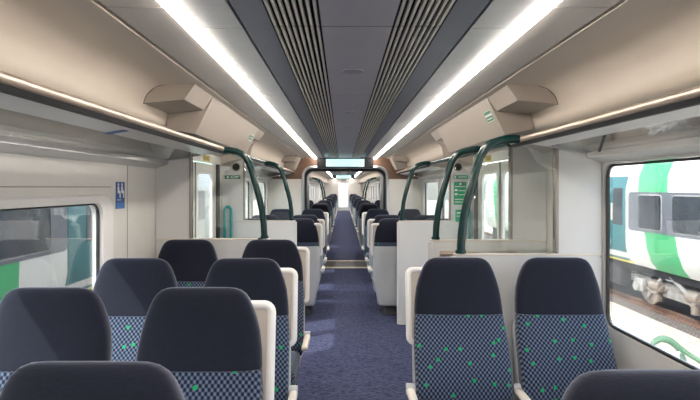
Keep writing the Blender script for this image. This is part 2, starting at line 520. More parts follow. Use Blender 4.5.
def display(y, w, lb):
    t = thing('information_display', (0, y, 1.99), lb, 'screen')
    a = MB(); a.box(-w * .53 / .36, w * .53 / .36, y, y + .09, 1.975, 2.154, .012); part('housing', a, M['black'], t)
    a = MB(); a.box(-w, w, y - .012, y + .002, 1.99, 2.135, .006); part('lit_screen', a, M['screenlit'], t, 'glowing pale blue screen')
display(Y1 - .15, .36, 'black overhead passenger display with pale glowing screen above the gangway arch')
display(23.0, .33, 'small black overhead display with white screen far down the next carriage')

# ------------------------------------------------------------------ windows
wi = 1
def window(side, w, surround, near, m_sur='ivory'):
    global wi
    y0, y1, z0, z1, r = w
    t = bpy.data.objects.new('window_%d' % wi, None); COL.objects.link(t); wi += 1
    t.location = (side * W, (y0 + y1) / 2, z0); t['kind'] = 'structure'
    x = side * W
    P = lambda loop, xx: [(xx, p[0], p[1]) for p in loop]
    n = 8
    if surround:
        o_ = rrect(y0 - surround, y1 + surround, z0 - surround, z1 + min(surround, .045), r + .04, n)
        o2 = rrect(y0 - surround + .012, y1 + surround - .012, z0 - surround + .012, z1 + min(surround, .045) - .012, r + .03, n)
        i_ = rrect(y0 + .004, y1 - .004, z0 + .004, z1 - .004, r, n)
        i2 = rrect(y0 + .012, y1 - .012, z0 + .012, z1 - .012, r, n)
        s = MB(); s.loft([P(o_, x - side * .001), P(o2, x - side * .012), P(i_, x - side * .010), P(i2, x + side * .05)], cap=False)
        part('surround', s, M[m_sur], t)
    a = rrect(y0 + .002, y1 - .002, z0 + .002, z1 - .002, r, n); c = rrect(y0 + .016, y1 - .016, z0 + .016, z1 - .016, max(r - .02, .02), n)
    s = MB(); xg = x + side * .012
    s.loft([P(a, xg), P(c, xg - side * .004), P(c, xg + side * .016), P(a, xg + side * .016), P(a, xg)], cap=False)
    part('gasket', s, M['black'], t)
    s = MB(); xs = (xg + side * .006, xg + side * .014)
    d = rrect(y0 + .018, y1 - .018, z0 + .018, z1 - .018, max(r - .02, .02), n)
    s.loft([P(d, xs[0]), P(d, xs[1])]); part('pane', s, M['wglass'], t)
for i, w in enumerate(WL): window(-1, w, .14 if i == 1 else .06, True)
for i, w in enumerate(WR): window(1, w, 0 if i == 1 else .05, True)
for s in (-1, 1):
    for w in far_ws(): window(s, w, .05, False)

# wall details on the left: joint lines and a priority seat notice
for (x0, y, z0_, z1_, lb) in ((-1, 3.50, .05, 1.775, 'vertical'),):
    a = MB(); a.box(-W - .001, -W + .0015, y - .04, y - .032, z0_, z1_); struct('trim_20', a, M['taupe'])
a = MB(); a.box(-W - .001, -W + .0015, .9, 3.22, 1.600, 1.606); struct('trim_21', a, M['taupe'])
t = thing('priority_seat_notice', (-W, 3.35, 1.49), 'blue priority seat notice with two white seated figures on left wall', 'sign')
a = MB(); a.box(-W, -W + .003, 3.285, 3.415, 1.465, 1.635); part('plate', a, M['blue'], t)
a = MB(); a.box(-W + .003, -W + .0036, 3.29, 3.41, 1.468, 1.508); part('lower_band', a, M['paleblue'], t)
a = MB()
for y in (3.318, 3.372):
    a.cyl((-W + .0038, y, 1.618), 'x', .010, .0012, 14)
    pts = [(y - .013, 1.606), (y + .011, 1.606), (y + .012, 1.582), (y + .030, 1.578), (y + .032, 1.534), (y + .020, 1.534), (y + .017, 1.562), (y - .010, 1.564)]
    a.prism(pts, 'x', -W + .0032, -W + .0045)
part('figure_print', a, M['white'], t)
a = MB(); a.box(-W + .003, -W + .0042, 3.30, 3.36, 1.519, 1.523); part('text_rule', a, M['white'], t)

# ------------------------------------------------------------------ overhead casings
def casing(side, ya, yb, near_ov, far_ov, lab, cut=.39):
    s = side
    t = thing('overhead_casing', (s * .95, (ya + yb) / 2, 1.91), lab, 'overhead casing', 'overhead equipment casings')
    body = MB()
    main = [(.832, 2.152), (.942, 1.924), (1.119, 1.957), (1.106, 2.04), (1.090, 2.09), (1.045, 2.13), (.99, 2.148)]
    ov = [(.832, 2.152), (.892, 2.068), (1.106, 2.048), (1.100, 2.068), (1.086, 2.095), (1.045, 2.132), (.99, 2.148)]
    P = lambda pr: [(s * p[0], p[1]) for p in pr]
    y0 = ya + (cut if near_ov else 0); y1 = yb - (cut if far_ov else 0)
    body.prism(P(main), 'y', y0, y1); part('main_box', body, M['casing'], t)
    if near_ov:
        o = MB(); o.prism(P(ov), 'y', ya, y0 - .0005); part('overhang', o, M['casing'], t)
        e = MB(); q = [(p[0], ya - .0) for p in ov]
        e.tube([(s * 1.108, ya + .004, 2.046), (s * 1.102, ya + .004, 2.068), (s * 1.088, ya + .004, 2.096), (s * 1.047, ya + .004, 2.133), (s * .99, ya + .004, 2.148)], .0045, 8)
        part('edge_seal', e, M['black'], t)
    if far_ov:
        o = MB(); o.prism(P(ov), 'y', y1 + .0005, yb); part('overhang', o, M['casing'], t)
    # joint on the aisle face
    j = MB(); yy = y0 + .08
    n = Vector((-.239, 0, -.114)).normalized()
    a_, b_ = Vector((.834, 0, 2.148)), Vector((.944, 0, 1.915))
    j.loft([[(s * (a_.x + n.x * .001), yy, a_.z + n.z * .001), (s * (a_.x + n.x * .001), yy + .005, a_.z + n.z * .001)],
            [(s * (b_.x + n.x * .001), yy, b_.z + n.z * .001), (s * (b_.x + n.x * .001), yy + .005, b_.z + n.z * .001)]], cap=False, closed=False)
    part('panel_joint', j, M['taupe'], t)
    return t
casing(-1, 2.79, 5.29, True, True, 'beige overhead casing with stepped end above the left doorway')
casing(1, 2.82, 5.29, True, True, 'beige overhead casing with stepped end above the right doorway')
casing(-1, 9.1, 9.98, True, False, 'small beige overhead casing on the left near the gangway arch')
casing(1, 9.1, 9.98, True, False, 'small beige overhead casing on the right near the gangway arch')
def slopepatch(s, yc, w, tc, h, off):
    a_, b_ = Vector((.832, 0, 2.152)), Vector((.946, 0, 1.911)); d = (b_ - a_)
    n = Vector((-.239, 0, -.114)).normalized() * off
    p0 = a_ + d * (tc - h / 2) + n; p1 = a_ + d * (tc + h / 2) + n
    q0 = a_ + d * (tc - h / 2) + n * .2; q1 = a_ + d * (tc + h / 2) + n * .2
    mb = MB()
    mb.loft([[(s * p0.x, yc - w / 2, p0.z), (s * p0.x, yc + w / 2, p0.z), (s * p1.x, yc + w / 2, p1.z), (s * p1.x, yc - w / 2, p1.z)],
             [(s * q0.x, yc - w / 2, q0.z), (s * q0.x, yc + w / 2, q0.z), (s * q1.x, yc + w / 2, q1.z), (s * q1.x, yc - w / 2, q1.z)]])
    return mb
t = thing('casing_notice', (.87, 3.28, 2.06), 'small dark green notice in two bars on right overhead casing', 'sign')
part('plate', slopepatch(1, 3.33, .15, .42, .27, .002), M['screen'], t)
part('upper_bar', slopepatch(1, 3.33, .14, .33, .07, .003), M['green'], t)
part('lower_bar', slopepatch(1, 3.33, .14, .48, .12, .003), M['green'], t)
part('print_line', slopepatch(1, 3.33, .11, .48, .02, .0036), M['white'], t)
t = thing('casing_notice', (-.87, 4.75, 2.06), 'small green notice on the left overhead casing near its far end', 'sign')
part('plate', slopepatch(-1, 4.75, .15, .42, .24, .002), M['screen'], t)
part('green_field', slopepatch(-1, 4.75, .14, .42, .16, .003), M['green'], t)
part('print_line', slopepatch(-1, 4.75, .10, .42, .03, .0036), M['white'], t)

# ------------------------------------------------------------------ luggage racks
def rack(side, ya, yr, xr, zr, lab, brackets=(), yb=None):
    yb = yb or yr
    s = side
    t = thing('luggage_rack', (s * 1.2, (ya + yb) / 2, 1.80), lab, 'luggage rack', 'overhead luggage racks')
    a = MB(); a.tube([(s * xr, ya, zr), (s * xr, yr, zr)], .019, 16); part('front_rail', a, M['rail'], t)
    a = MB(); a.prism([(s * (xr - .012), zr - .017), (s * (xr + .016), zr - .017), (s * (xr + .016), zr - .034), (s * (xr - .004), zr - .034)], 'y', ya, yr); part('rubber_strip', a, M['black'], t)
    zl = lambda u: zr - .018 + (1.80 - zr + .018) * u
    xl = lambda u: xr + (1.41 - xr) * u
    a = MB(); a.prism([(s * xl(.02), zl(.02) - .004), (s * xl(.33), zl(.33) - .004), (s * xl(.33), zl(.33) + .010), (s * xl(.02), zl(.02) + .012)], 'y', ya + .01, yb); part('front_panel', a, M['satin'] if s < 0 else M['ivory'], t)
    a = MB(); a.prism([(s * xl(.332), zl(.332)), (s * xl(.93), zl(.93)), (s * xl(.93), zl(.93) + .008), (s * xl(.332), zl(.332) + .008)], 'y', ya + .01, yb - .012); part('glass_shelf', a, M['shelfglass'], t)
    a = MB(); a.prism([(s * 1.375, 1.803), (s * 1.375, 1.775), (s * 1.468, 1.745), (s * 1.468, 1.803)], 'y', ya, yb); part('wall_ledge', a, M['satin'] if s < 0 else M['wall'], t)
    a = MB(); a.prism([(s * xl(.02), zl(.02) - .007), (s * xl(.97), zl(.97) - .007), (s * xl(.97), zl(.97) + .012), (s * xl(.02), zl(.02) + .014)], 'y', yb - .012, yb); part('end_strip', a, M['satin'], t)
    for y in brackets:
        a = MB(); a.prism([(s * xl(.24), zl(.24) - .007), (s * xl(.95), zl(.95) - .007), (s * xl(.95), zl(.95) + .014), (s * xl(.24), zl(.24) + .014)], 'y', y, y + .03); part('bracket', a, M['black'], t)
    return t, xl, zl
rack(-1, -2.9, 4.15, .965, 1.893, 'glass luggage rack with bronze rail along the near left wall', (.6,), 3.978)
_, xl, zl = rack(1, -2.9, 3.27, 1.005, 1.882, 'glass luggage rack with bronze rail along the near right wall', (), 3.062)
rack(-1, 6.35, 9.95, .965, 1.893, 'luggage rack on the left between the doorway and the gangway', ())
rack(1, 6.35, 9.95, .985, 1.885, 'luggage rack on the right between the doorway and the gangway', ())
rack(-1, 18.0, 35.9, .965, 1.893, 'long luggage rack on the left of the next carriage', ())
rack(1, 18.0, 35.9, .985, 1.885, 'long luggage rack on the right of the next carriage', ())
a = MB(); zz = lambda x: zl((x - 1.005) / .405)
a.loft([[(1.150, 2.39, zz(1.15) - .009), (1.150, 2.42, zz(1.15) - .009), (1.150, 2.42, zz(1.15) - .003), (1.150, 2.39, zz(1.15) - .003)],
        [(1.372, 2.89, zz(1.372) - .009), (1.372, 2.92, zz(1.372) - .009), (1.372, 2.92, zz(1.372) - .003), (1.372, 2.89, zz(1.372) - .003)]])
part('panel_edge', a, M['black'], _)
# blue tape seen on the left rack
a = MB(); a.box(-1.12, -1.03, 2.35, 2.41, 1.84, 1.85)
for v in a.bm.verts: v.co.z = 1.875 - (abs(v.co.x) - .965) * (.075 / .445) - (.0048 if v.co.z > 1.845 else .0060)
solo('tape_strip', a, M['blue'], 'strip of blue tape stuck under the front of the left luggage rack', 'tape')
# crumpled clear film on the right rack
import mathutils.noise as mn
fm = MB(); bmesh.ops.create_icosphere(fm.bm, subdivisions=5, radius=1)
for v in fm.bm.verts:
    d = v.co.normalized()
    k_ = .70 + .60 * mn.noise(d * 2.0 + Vector((3, 1, 7))) + .45 * abs(mn.noise(d * 6)) + .30 * mn.noise(d * 14) + .14 * mn.noise(d * 30)
    y = 2.22 + d.y * .13 * k_; x = 1.325 + d.x * .055 * k_
    u = (x - 1.005) / (1.41 - 1.005)
    v.co = Vector((x, y, zl(u) + .034 + d.z * .042 * k_))
lo_ = min(v.co.z - zl((v.co.x - 1.005) / .405) for v in fm.bm.verts)
for v in fm.bm.verts: v.co.z += .0085 - lo_
solo('plastic_wrap', fm, mat('crumpled_clear_film', (.88, .90, .90), .25, noise=.1, nscale=60, spec=.8), 'crumpled clear plastic wrapping left on the right luggage rack', 'plastic wrap')

# ------------------------------------------------------------------ draught screens and grab poles
def screen(side, y, lab, glazing=True, th=.04, zt=1.2, x_in=.605, stub=True, mpanel='screen', zs=1.93):
    s = side
    t = thing('draught_screen', (s * 1.05, y + th / 2, 0), lab, 'partition', 'partitions at the doorways')
    a = MB(); L = rrect(min(s * x_in, s * 1.465), max(s * x_in, s * 1.465), .0, zt, .02, 4)
    a.prism(L, 'y', y, y + th); part('lower_panel', a, M[mpanel], t)
    a = MB(); a.box(min(s * x_in, s * 1.465) , max(s * x_in, s * 1.465), y - .004, y + th + .004, zt, zt + .012, .004, 2); part('top_cap', a, M['cream'], t)
    e = MB(); e.cyl((s * (x_in + .004), y + th / 2, zt / 2), 'z', th / 2 + .003, zt - .01, 16); part('edge_post', e, M[mpanel], t)
    if stub:
        a = MB(); a.prism([(s * 1.215, zt + .013), (s * 1.465, zt + .013), (s * 1.465, 1.74), (s * 1.39, 1.79), (s * 1.33, zs - .04), (s * 1.215, zs)], 'y', y, y + th); part('side_panel', a, M[mpanel], t)
    a = MB(); a.box(min(s * 1.195, s * 1.214), max(s * 1.195, s * 1.214), y - .006, y + th + .006, zt + .013, zs, .004, 2); part('gasket', a, M['taupe'], t)
    if glazing:
        yy = y + th / 2
        edge = [(.672, 1.214), (.69, 1.38), (.73, 1.55), (.775, 1.70), (.83, 1.82), (.88, 1.86)]
        a = MB(); a.prism([(s * p[0], p[1]) for p in edge] + [(s * 1.194, 1.86), (s * 1.194, 1.214)], 'y', yy - .005, yy + .005); part('glass_pane', a, M['glass'], t)
    return t
screen(-1, 3.985, 'off-white partition with glass behind the rear left seats, before doorway')
r1 = screen(1, 3.07, 'off-white partition with glass directly behind the two nearest right seats')
screen(1, 3.90, 'pale partition on the right with a leaning rail, before the doorway', stub=True)
l2 = screen(-1, 6.15, 'white partition on the left at the far side of the doorway')
r2 = screen(1, 6.12, 'white partition on the right at the far side of the doorway')
a = MB(); a.box(1.135, 1.185, 3.055, 3.068, 1.835, 1.850, .003, 2); part('release_tab', a, M['red'], r1, 'small red tab')
# leaning rail on the right hand partition
t = thing('leaning_rail', (.95, 3.84, 1.10), 'bronze horizontal leaning rail fixed to the right doorway partition', 'rail')
a = MB(); a.tube([(.665, 3.85, 1.115), (1.22, 3.85, 1.115)], .017, 14); part('bar', a, M['rail'], t)
for x in (.74, 1.15):
    a = MB(); a.cyl((x, 3.875, 1.115), 'y', .012, .046, 14); part('bracket', a, M['rail'], t)

POLE = [(.955, 1.885), (.93, 1.886), (.90, 1.884), (.86, 1.875), (.82, 1.858), (.787, 1.825), (.764, 1.785), (.737, 1.71), (.71, 1.61), (.685, 1.52), (.665, 1.43), (.651, 1.32), (.645, 1.212)]
def pole(side, y, lab, xr):
    t = thing('grab_pole', (side * .645, y, 1.2), lab, 'grab pole', 'green curved grab poles')
    a = MB(); pts = [(side * (p[0] + (xr - .965) * max(0, (p[0] - .8)) / .16), y, p[1]) for p in POLE]
    a.tube(pts, .0245, 16); part('tube', a, M['pole'], t)
    a = MB(); a.cyl((side * .645, y, 1.222), 'z', .031, .018, 20); part('collar', a, M['pole'], t)
pole(-1, 4.005, 'dark green curved pole rising from the nearer left partition', .965)
pole(-1, 6.17, 'dark green curved pole rising from the farther left partition', .965)
pole(1, 3.09, 'nearest dark green curved pole behind the right front seats', 1.0)
pole(1, 3.92, 'dark green curved pole on the right partition with leaning rail', 1.0)
pole(1, 6.14, 'dark green curved pole on the farther right partition', .985)
def overhead_rail(side, ya, yb, xa, xb, za, zb, lab, marks):
    t = thing('overhead_grab_rail', (side * xa, (ya + yb) / 2, za), lab, 'grab rail', 'green overhead rails')
    a = MB(); a.tube([(side * xa, ya, za), (side * (xa + xb) / 2, (ya + yb) / 2, (za + zb) / 2), (side * xb, yb, zb)], .0235, 16); part('tube', a, M['pole'], t)
    for y in marks:
        f_ = (y - ya) / (yb - ya); a = MB(); a.cyl((side * (xa + (xb - xa) * f_), y, za + (zb - za) * f_), 'y', .029, .05, 20); part('joint_sleeve', a, M['pole'], t)
overhead_rail(-1, 4.15, 6.34, .965, .965, 1.893, 1.893, 'dark green overhead rail joining the racks across the left doorway', (4.19, 6.30))
overhead_rail(1, 3.275, 6.34, 1.005, .985, 1.882, 1.885, 'dark green overhead rail joining the racks across the right doorway', (3.31, 3.92, 6.30))
a = MB(); a.box(-.690, -.655, 3.955, 3.984, 1.15, 1.22, .006, 2); solo('call_button', a, M['pole'], 'small dark green button box at foot of left pole', 'button')

# speakers, notices and hoop handles on the far doorway panels
def far_panel(side, y):
    s = side; sd = 'left' if s < 0 else 'right'
    t = thing('wall_speaker', (s * 1.30, y - .005, 1.80), 'round dark speaker high on the %s doorway panel' % sd, 'speaker', 'round doorway speakers')
    a = MB(); a.cyl((s * 1.295, y - .006, 1.84), 'y', .040, .010, 28); part('cone', a, M['void'], t)
    a = MB(); a.tube([(s * 1.295 + .046 * math.cos(q * PI / 14), y - .006, 1.84 + .046 * math.sin(q * PI / 14)) for q in range(28)], .007, 8, closed=True); part('rim', a, M['taupe'], t)
    t = thing('hoop_handle', (s * 1.40, y - .04, 1.0), 'teal upright hoop handle on the %s doorway panel' % sd, 'handle', 'teal hoop handles')
    a = MB(); x0, x1 = s * 1.345, s * 1.42
    pts = [(x0, y - .002, .78), (x0, y - .05, .80), (x0, y - .05, 1.33)] + [((x0 + x1) / 2 + (x0 - x1) / 2 * math.cos(q * PI / 8), y - .05, 1.33 + .045 * math.sin(q * PI / 8)) for q in range(1, 8)] + [(x1, y - .05, 1.33), (x1, y - .05, .80), (x1, y - .002, .78)]
    a.tube(pts, .017, 12); part('tube', a, M['teal'], t)
far_panel(-1, 6.15); far_panel(1, 6.12)
def notice(x0, x1, y, z0, z1, lab, m='green', lines=(), arrow=None, name='exit_sign', fields=None):
    t = thing(name, ((x0 + x1) / 2, y, z0), lab, 'sign')
    a = MB(); a.box(x0, x1, y - .003, y, z0, z1); part('plate', a, M[m], t)
    a = MB()
    for (u0, u1, v0, v1) in lines:
        a.box(x0 + (x1 - x0) * u0, x0 + (x1 - x0) * u1, y - .0042, y - .003, z0 + (z1 - z0) * v0, z0 + (z1 - z0) * v1)
    if arrow:
        c, v, h = x0 + (x1 - x0) * arrow[0], (z0 + z1) / 2, (z1 - z0) * .36
        a.prism([(c - h * 1.1, v), (c, v + h), (c, v + h * .4), (c + h * .9, v + h * .4), (c + h * .9, v - h * .4), (c, v - h * .4), (c, v - h)], 'y', y - .0042, y - .003)
    part('print', a, M['white'], t)
    return t
notice(-1.43, -1.335, 6.147, 1.700, 1.742, 'small green notice with white arrow on left doorway panel, at outer side', lines=((.78, .92, .3, .7),), arrow=(.42, 0))
notice(-1.325, -1.245, 6.147, 1.700, 1.742, 'small green lettered notice beside the white arrow notice, left panel', lines=((.15, .85, .55, .75), (.15, .6, .25, .42)))
notice(1.245, 1.415, 6.117, 1.700, 1.742, 'narrow green notice topmost on the right doorway panel', 'brightgreen', lines=((.05, .16, .15, .85), (.3, .9, .4, .65)))
notice(1.245, 1.395, 6.117, 1.40, 1.665, 'large green instruction notice below the narrow one on right panel', 'brightgreen', lines=((.08, .9, .78, .81), (.45, .6, .86, .96), (.08, .30, .60, .68), (.4, .9, .60, .63), (.08, .30, .42, .50), (.4, .9, .42, .45), (.08, .9, .22, .25), (.08, .7, .10, .13)), name='instruction_notice')
notice(1.265, 1.365, 6.117, 1.20, 1.34, 'plain bright green notice lowest on the right doorway panel', 'brightgreen', lines=((.15, .85, .70, .78), (.15, .85, .45, .5)), name='instruction_notice')

# doors
di = 1
def door(side):
    global di
    s = side; y0, y1, z0, z1, r = DOOR
    t = bpy.data.objects.new('door_%d' % di, None); COL.objects.link(t); di += 1
    t.location = (s * 1.5, (y0 + y1) / 2, 0); t['kind'] = 'structure'
    ym = (y0 + y1) / 2
    x0, x1 = s * 1.475, s * 1.50
    for (a, b) in ((y0 + .008, ym - .012), (ym + .012, y1 - .008)):
        hole = rrect(a + .10, b - .06, .62, 1.76, .09, 6) if a < ym - .1 else rrect(a + .06, b - .10, .62, 1.76, .09, 6)
        lf = MB(); n = len(hole); q = n // 4; cor = [(b, z1 - .01), (a, z1 - .01), (a, z0), (b, z0)]
        for xx in (x0, x1):
            hv = [lf.bm.verts.new((xx, p[0], p[1])) for p in hole]; cv = [lf.bm.verts.new((xx, p[0], p[1])) for p in cor]
            for i in range(n):
                j = (i + 1) % n; A, B = i // q, j // q
                if A == B: lf.face((hv[i], hv[j], cv[A]))
                else: lf.face((hv[i], hv[j], cv[B], cv[A]))
        lf.ring([(x0, p[0], p[1]) for p in hole], [(x1, p[0], p[1]) for p in hole])
        lf.ring([(x0, p[0], p[1]) for p in cor], [(x1, p[0], p[1]) for p in cor])
        leaf = part('door_leaf', lf, M['wall'], t)
        ga = MB(); cyv, czv = sum(p[0] for p in hole) / n, sum(p[1] for p in hole) / n
        inn = [(cyv + (p[0] - cyv) * .93, czv + (p[1] - czv) * .965) for p in hole]
        xg = s * 1.472
        ga.loft([[(xg, p[0], p[1]) for p in hole], [(xg, p[0], p[1]) for p in inn], [(s * 1.49, p[0], p[1]) for p in inn]], cap=False)
        part('window_seal', ga, M['ivory'], leaf)
        pn = MB(); pn.loft([[(s * 1.484, p[0], p[1]) for p in hole], [(s * 1.490, p[0], p[1]) for p in hole]]); part('window_pane', pn, M['wglass'], leaf)
    g = MB(); g.box(min(s * 1.472, s * 1.50), max(s * 1.472, s * 1.50), ym - .011, ym + .011, z0, z1 - .01); part('centre_seal', g, M['black'], t)
    g = MB(); g.box(min(s * 1.455, s * 1.469), max(s * 1.455, s * 1.469), y1 + .02, y1 + .16, .02, 1.86, .004, 2); part('post_seal', g, M['black'], t)
    g = MB(); g.box(min(s * 1.44, s * 1.469), max(s * 1.44, s * 1.469), y0 - .1, y1 + .1, .0, .014); part('step_plate', g, M['satin'], t)
door(-1); door(1)
for s, sd in ((-1, 'left'), (1, 'right')):
    t = thing('door_notice', (s * 1.466, 5.45, 1.87), 'small yellow sticker above the %s train door' % sd, 'sticker', 'yellow door stickers')
    a = MB(); x = sorted((s * 1.4655, s * 1.4695)); a.box(x[0], x[1], 5.36, 5.60, 1.875, 1.935); part('plate', a, M['yellow'], t)
    a = MB(); x = sorted((s * 1.4648, s * 1.4655)); a.box(x[0], x[1], 5.39, 5.57, 1.912, 1.918); a.box(x[0], x[1], 5.39, 5.53, 1.893, 1.899); part('print', a, M['black'], t)

# ------------------------------------------------------------------ seats
# local frame: origin on the floor under the top of the headrest, seat faces -Y
def hr_sections():
    S = []
    for (z, w, yf, t) in ((.922, .465, -.046, .104), (.935, .464, -.042, .106), (.99, .456, -.030, .110), (1.05, .440, -.018, .108),
                          (1.10, .414, -.010, .102), (1.14, .386, -.005, .094), (1.17, .360, -.001, .084), (1.19, .334, .004, .070),
                          (1.205, .300, .010, .052), (1.213, .262, .017, .034), (1.217, .215, .024, .016)):
        S.append(superloop(0, yf + t / 2, w * 1.025, t, z, 3.6))
    return S
def br_sections():
    S = []
    for (z, w, yf, t) in ((.42, .47, -.165, .10), (.45, .485, -.175, .115), (.55, .49, -.180, .12), (.65, .49, -.160, .125), (.75, .487, -.115, .115), (.83, .480, -.078, .108), (.920, .463, -.046, .102)):
        S.append(superloop(0, yf + t / 2, w * 1.02, t, z, 4.5))
    return S
def sh_sections():
    S = []
    for (z, w, y0, y1) in ((.12, .34, -.26, -.03), (.14, .37, -.29, -.01), (.25, .40, -.29, .005), (.38, .46, -.22, .01), (.45, .50, -.125, .012), (.60, .505, -.095, .03), (.75, .50, -.050, .055), (.84, .49, -.005, .068), (.872, .475, .015, .070)):
        S.append(superloop(0, (y0 + y1) / 2, w, y1 - y0, z, 5))
    return S
def make_seat(aisle, s):
    """aisle: has the grab handle; s = +1 when the aisle is on local +x"""
    t = thing('passenger_chair', (0, 0, 0), 'seat', 'seat')
    part('back_shell', MB().loft(sh_sections()), M['shell'], t)
    part('backrest', MB().loft(br_sections()), M['moq'], t)
    part('headrest', MB().loft(hr_sections()), M['fabric'], t)
    c = MB(); c.box(-.235, .235, -.64, -.175, .375, .475, .045, 5)
    part('seat_cushion', c, M['moq'], t)
    c = MB(); c.box(-.225, .225, -.60, -.20, .335, .374, .012, 2); part('seat_pan', c, M['foot'], t)
    p = MB(); p.loft([superloop(0, -.23, .30, .34, .01, 5), superloop(0, -.23, .27, .30, .05, 5), superloop(0, -.20, .24, .22, .118, 5)]); part('foot', p, M['foot'], t)
    # armrest on the aisle side
    a = MB(); x = s * (.278 if aisle else .270)
    a.box(x - .022, x + .022, -.43, -.13, .535, .567, .014, 4); arm = part('armrest', a, M['cream'], t)
    h = MB(); h.cyl((x - s * .008, -.10, .548), 'x', .030, .05, 18); h.box(x - .012, x + .012, -.16, -.08, .53, .565, .008, 2); part('hinge', h, M['shell'], arm)
    if aisle:
        L = [(p[0], p[1]) for p in rrect(.150, .268, .765, 1.145, .030, 5)]
        a = MB()
        lean = lambda z: -.03 + (z - .95) * .18
        a.tube([(s * p[0], lean(p[1]) + .055, p[1]) for p in L], .0135, 10, closed=True, sy=1.25)
        g = part('grab_handle', a, M['ivory'], t)
        a = MB(); L2 = rrect(.16, .260, .775, 1.135, .026, 5)
        a.loft([[(s * p[0], lean(p[1]) + .052, p[1]) for p in L2], [(s * p[0], lean(p[1]) + .060, p[1]) for p in L2]])
        part('inset', a, M['tan'], g)
    return t
SEATS = {}
def seat(x, y, facing, aisle, lab, grp):
    # facing 'us' = towards the camera
    s_world = 1 if x < 0 else -1              # aisle side in world x
    s = s_world if facing == 'us' else -s_world
    key = (aisle, s)
    if key not in SEATS:
        o = SEATS[key] = make_seat(aisle, s)
    else: o = copy_tree(SEATS[key])
    o.location = (x, y, 0); o.rotation_euler = (0, 0, 0 if facing == 'us' else PI)
    o['label'] = lab; o['category'] = 'seat'; o['group'] = grp
    return o
GN = 'seats in the near saloon'
seat(-.605, 1.12, 'us', False, 'nearest seat at bottom left, only its charcoal headrest top showing', GN)
seat(-.592, 1.98, 'us', True, 'left aisle seat with cream side handle, second row from the camera', GN)
seat(-1.17, 1.98, 'us', False, 'left window seat at photo edge, second row beside the low window', GN)
seat(-.577, 2.81, 'us', True, 'left aisle seat with cream side handle, third row from the camera', GN)
seat(-1.17, 2.81, 'us', False, 'left window seat below the blue notice, third row', GN)
seat(-.575, 3.83, 'us', True, 'left aisle seat backing onto the partition, by the doorway', GN)
seat(-1.19, 3.83, 'us', False, 'left window seat backing onto the partition in the corner', GN)
seat(.578, 2.84, 'us', True, 'right aisle seat with patterned blue back, green flecks, facing camera', GN)
seat(1.125, 2.84, 'us', False, 'right window seat with patterned back beside the large window', GN)
seat(.60, 1.13, 'away', False, 'nearest seat at bottom right, turned away, only headrest top showing', GN)
GM = 'seats between the doorway and the gangway'
for s, sd in ((-1, 'left'), (1, 'right')):
    for kx, nm in ((.578, 'aisle'), (1.14, 'window')):
        ai = nm == 'aisle'
        seat(s * kx, 6.52, 'away', ai, 'grey-backed %s %s seat directly beyond the doorway partition' % (sd, nm), GM)
        seat(s * kx, 7.38, 'away', ai, 'grey-backed %s %s seat, second row beyond the doorway' % (sd, nm), GM)
        seat(s * kx, 9.30, 'us', ai, '%s %s seat facing the camera in front of the gangway wall' % (sd, nm), GM)

# distant seats of the next carriage: one simple mesh each
def far_seat_mesh():
    me = {}
    for face in (('us', 1), ('us', -1), ('away', 1), ('away', -1)):
        bmx = MB(); 
        bmx.loft(hr_sections()); n1 = len(bmx.bm.faces)
        bmx.loft(br_sections()); n2 = len(bmx.bm.faces)
        bmx.loft(sh_sections()); n3 = len(bmx.bm.faces)
        bmx.box(-.235, .235, -.64, -.175, .375, .475, .045, 3); n4 = len(bmx.bm.faces)
        bmx.box(-.12, .12, -.3, -.1, 0, .125)
        n5 = len(bmx.bm.faces)
        sx = face[1]; bmx.box(sx * .270 - .022, sx * .270 + .022, -.43, -.10, .535, .567, .014, 2)
        bmx.bm.faces.ensure_lookup_table()
        for i, f_ in enumerate(bmx.bm.faces):
            f_.material_index = 0 if i < n1 else 1 if i < n2 else 2 if i < n3 else 1 if i < n4 else 3 if i < n5 else 4
        bmx.bm.normal_update()
        m_ = bpy.data.meshes.new('distant_seat'); bmesh.ops.recalc_face_normals(bmx.bm, faces=bmx.bm.faces); bmx.bm.to_mesh(m_); bmx.bm.free()
        for p in m_.polygons: p.use_smooth = True
        m_.set_sharp_from_angle(angle=math.radians(35))
        for k_ in ('fabric', 'moq', 'shell', 'foot', 'cream'): m_.materials.append(M[k_])
        me[face] = m_
    return me
FM = far_seat_mesh()
rows = [(12.3, 'away'), (13.15, 'away'), (15.05, 'us'), (15.9, 'us'), (18.3, 'away'), (19.15, 'away'), (20.0, 'away'), (21.9, 'us'), (22.75, 'us'), (23.6, 'us'), (24.3, 'away'), (25.15, 'away'), (27.0, 'us'), (28.9, 'away'), (30.8, 'us')]
ORD = ['first', 'second', 'third', 'fourth', 'fifth', 'sixth', 'seventh', 'eighth', 'ninth', 'tenth', 'eleventh', 'twelfth', 'thirteenth', 'fourteenth', 'fifteenth']
for i, (y, fc) in enumerate(rows):
    for s, sd in ((-1, 'left'), (1, 'right')):
        for kx, nm in ((.578, 'aisle'), (1.13, 'window')):
            if nm == 'window' and i > 3: continue
            o = bpy.data.objects.new('passenger_chair', FM[(fc, -s if fc == 'us' else s)]); COL.objects.link(o)
            o.location = (s * kx, y, 0); o.rotation_euler = (0, 0, 0 if fc == 'us' else PI)
            tag(o, 'distant %s %s seat, %s row beyond the gangway arch' % (sd, nm, ORD[i]), 'seat', 'distant seats of the next carriage')
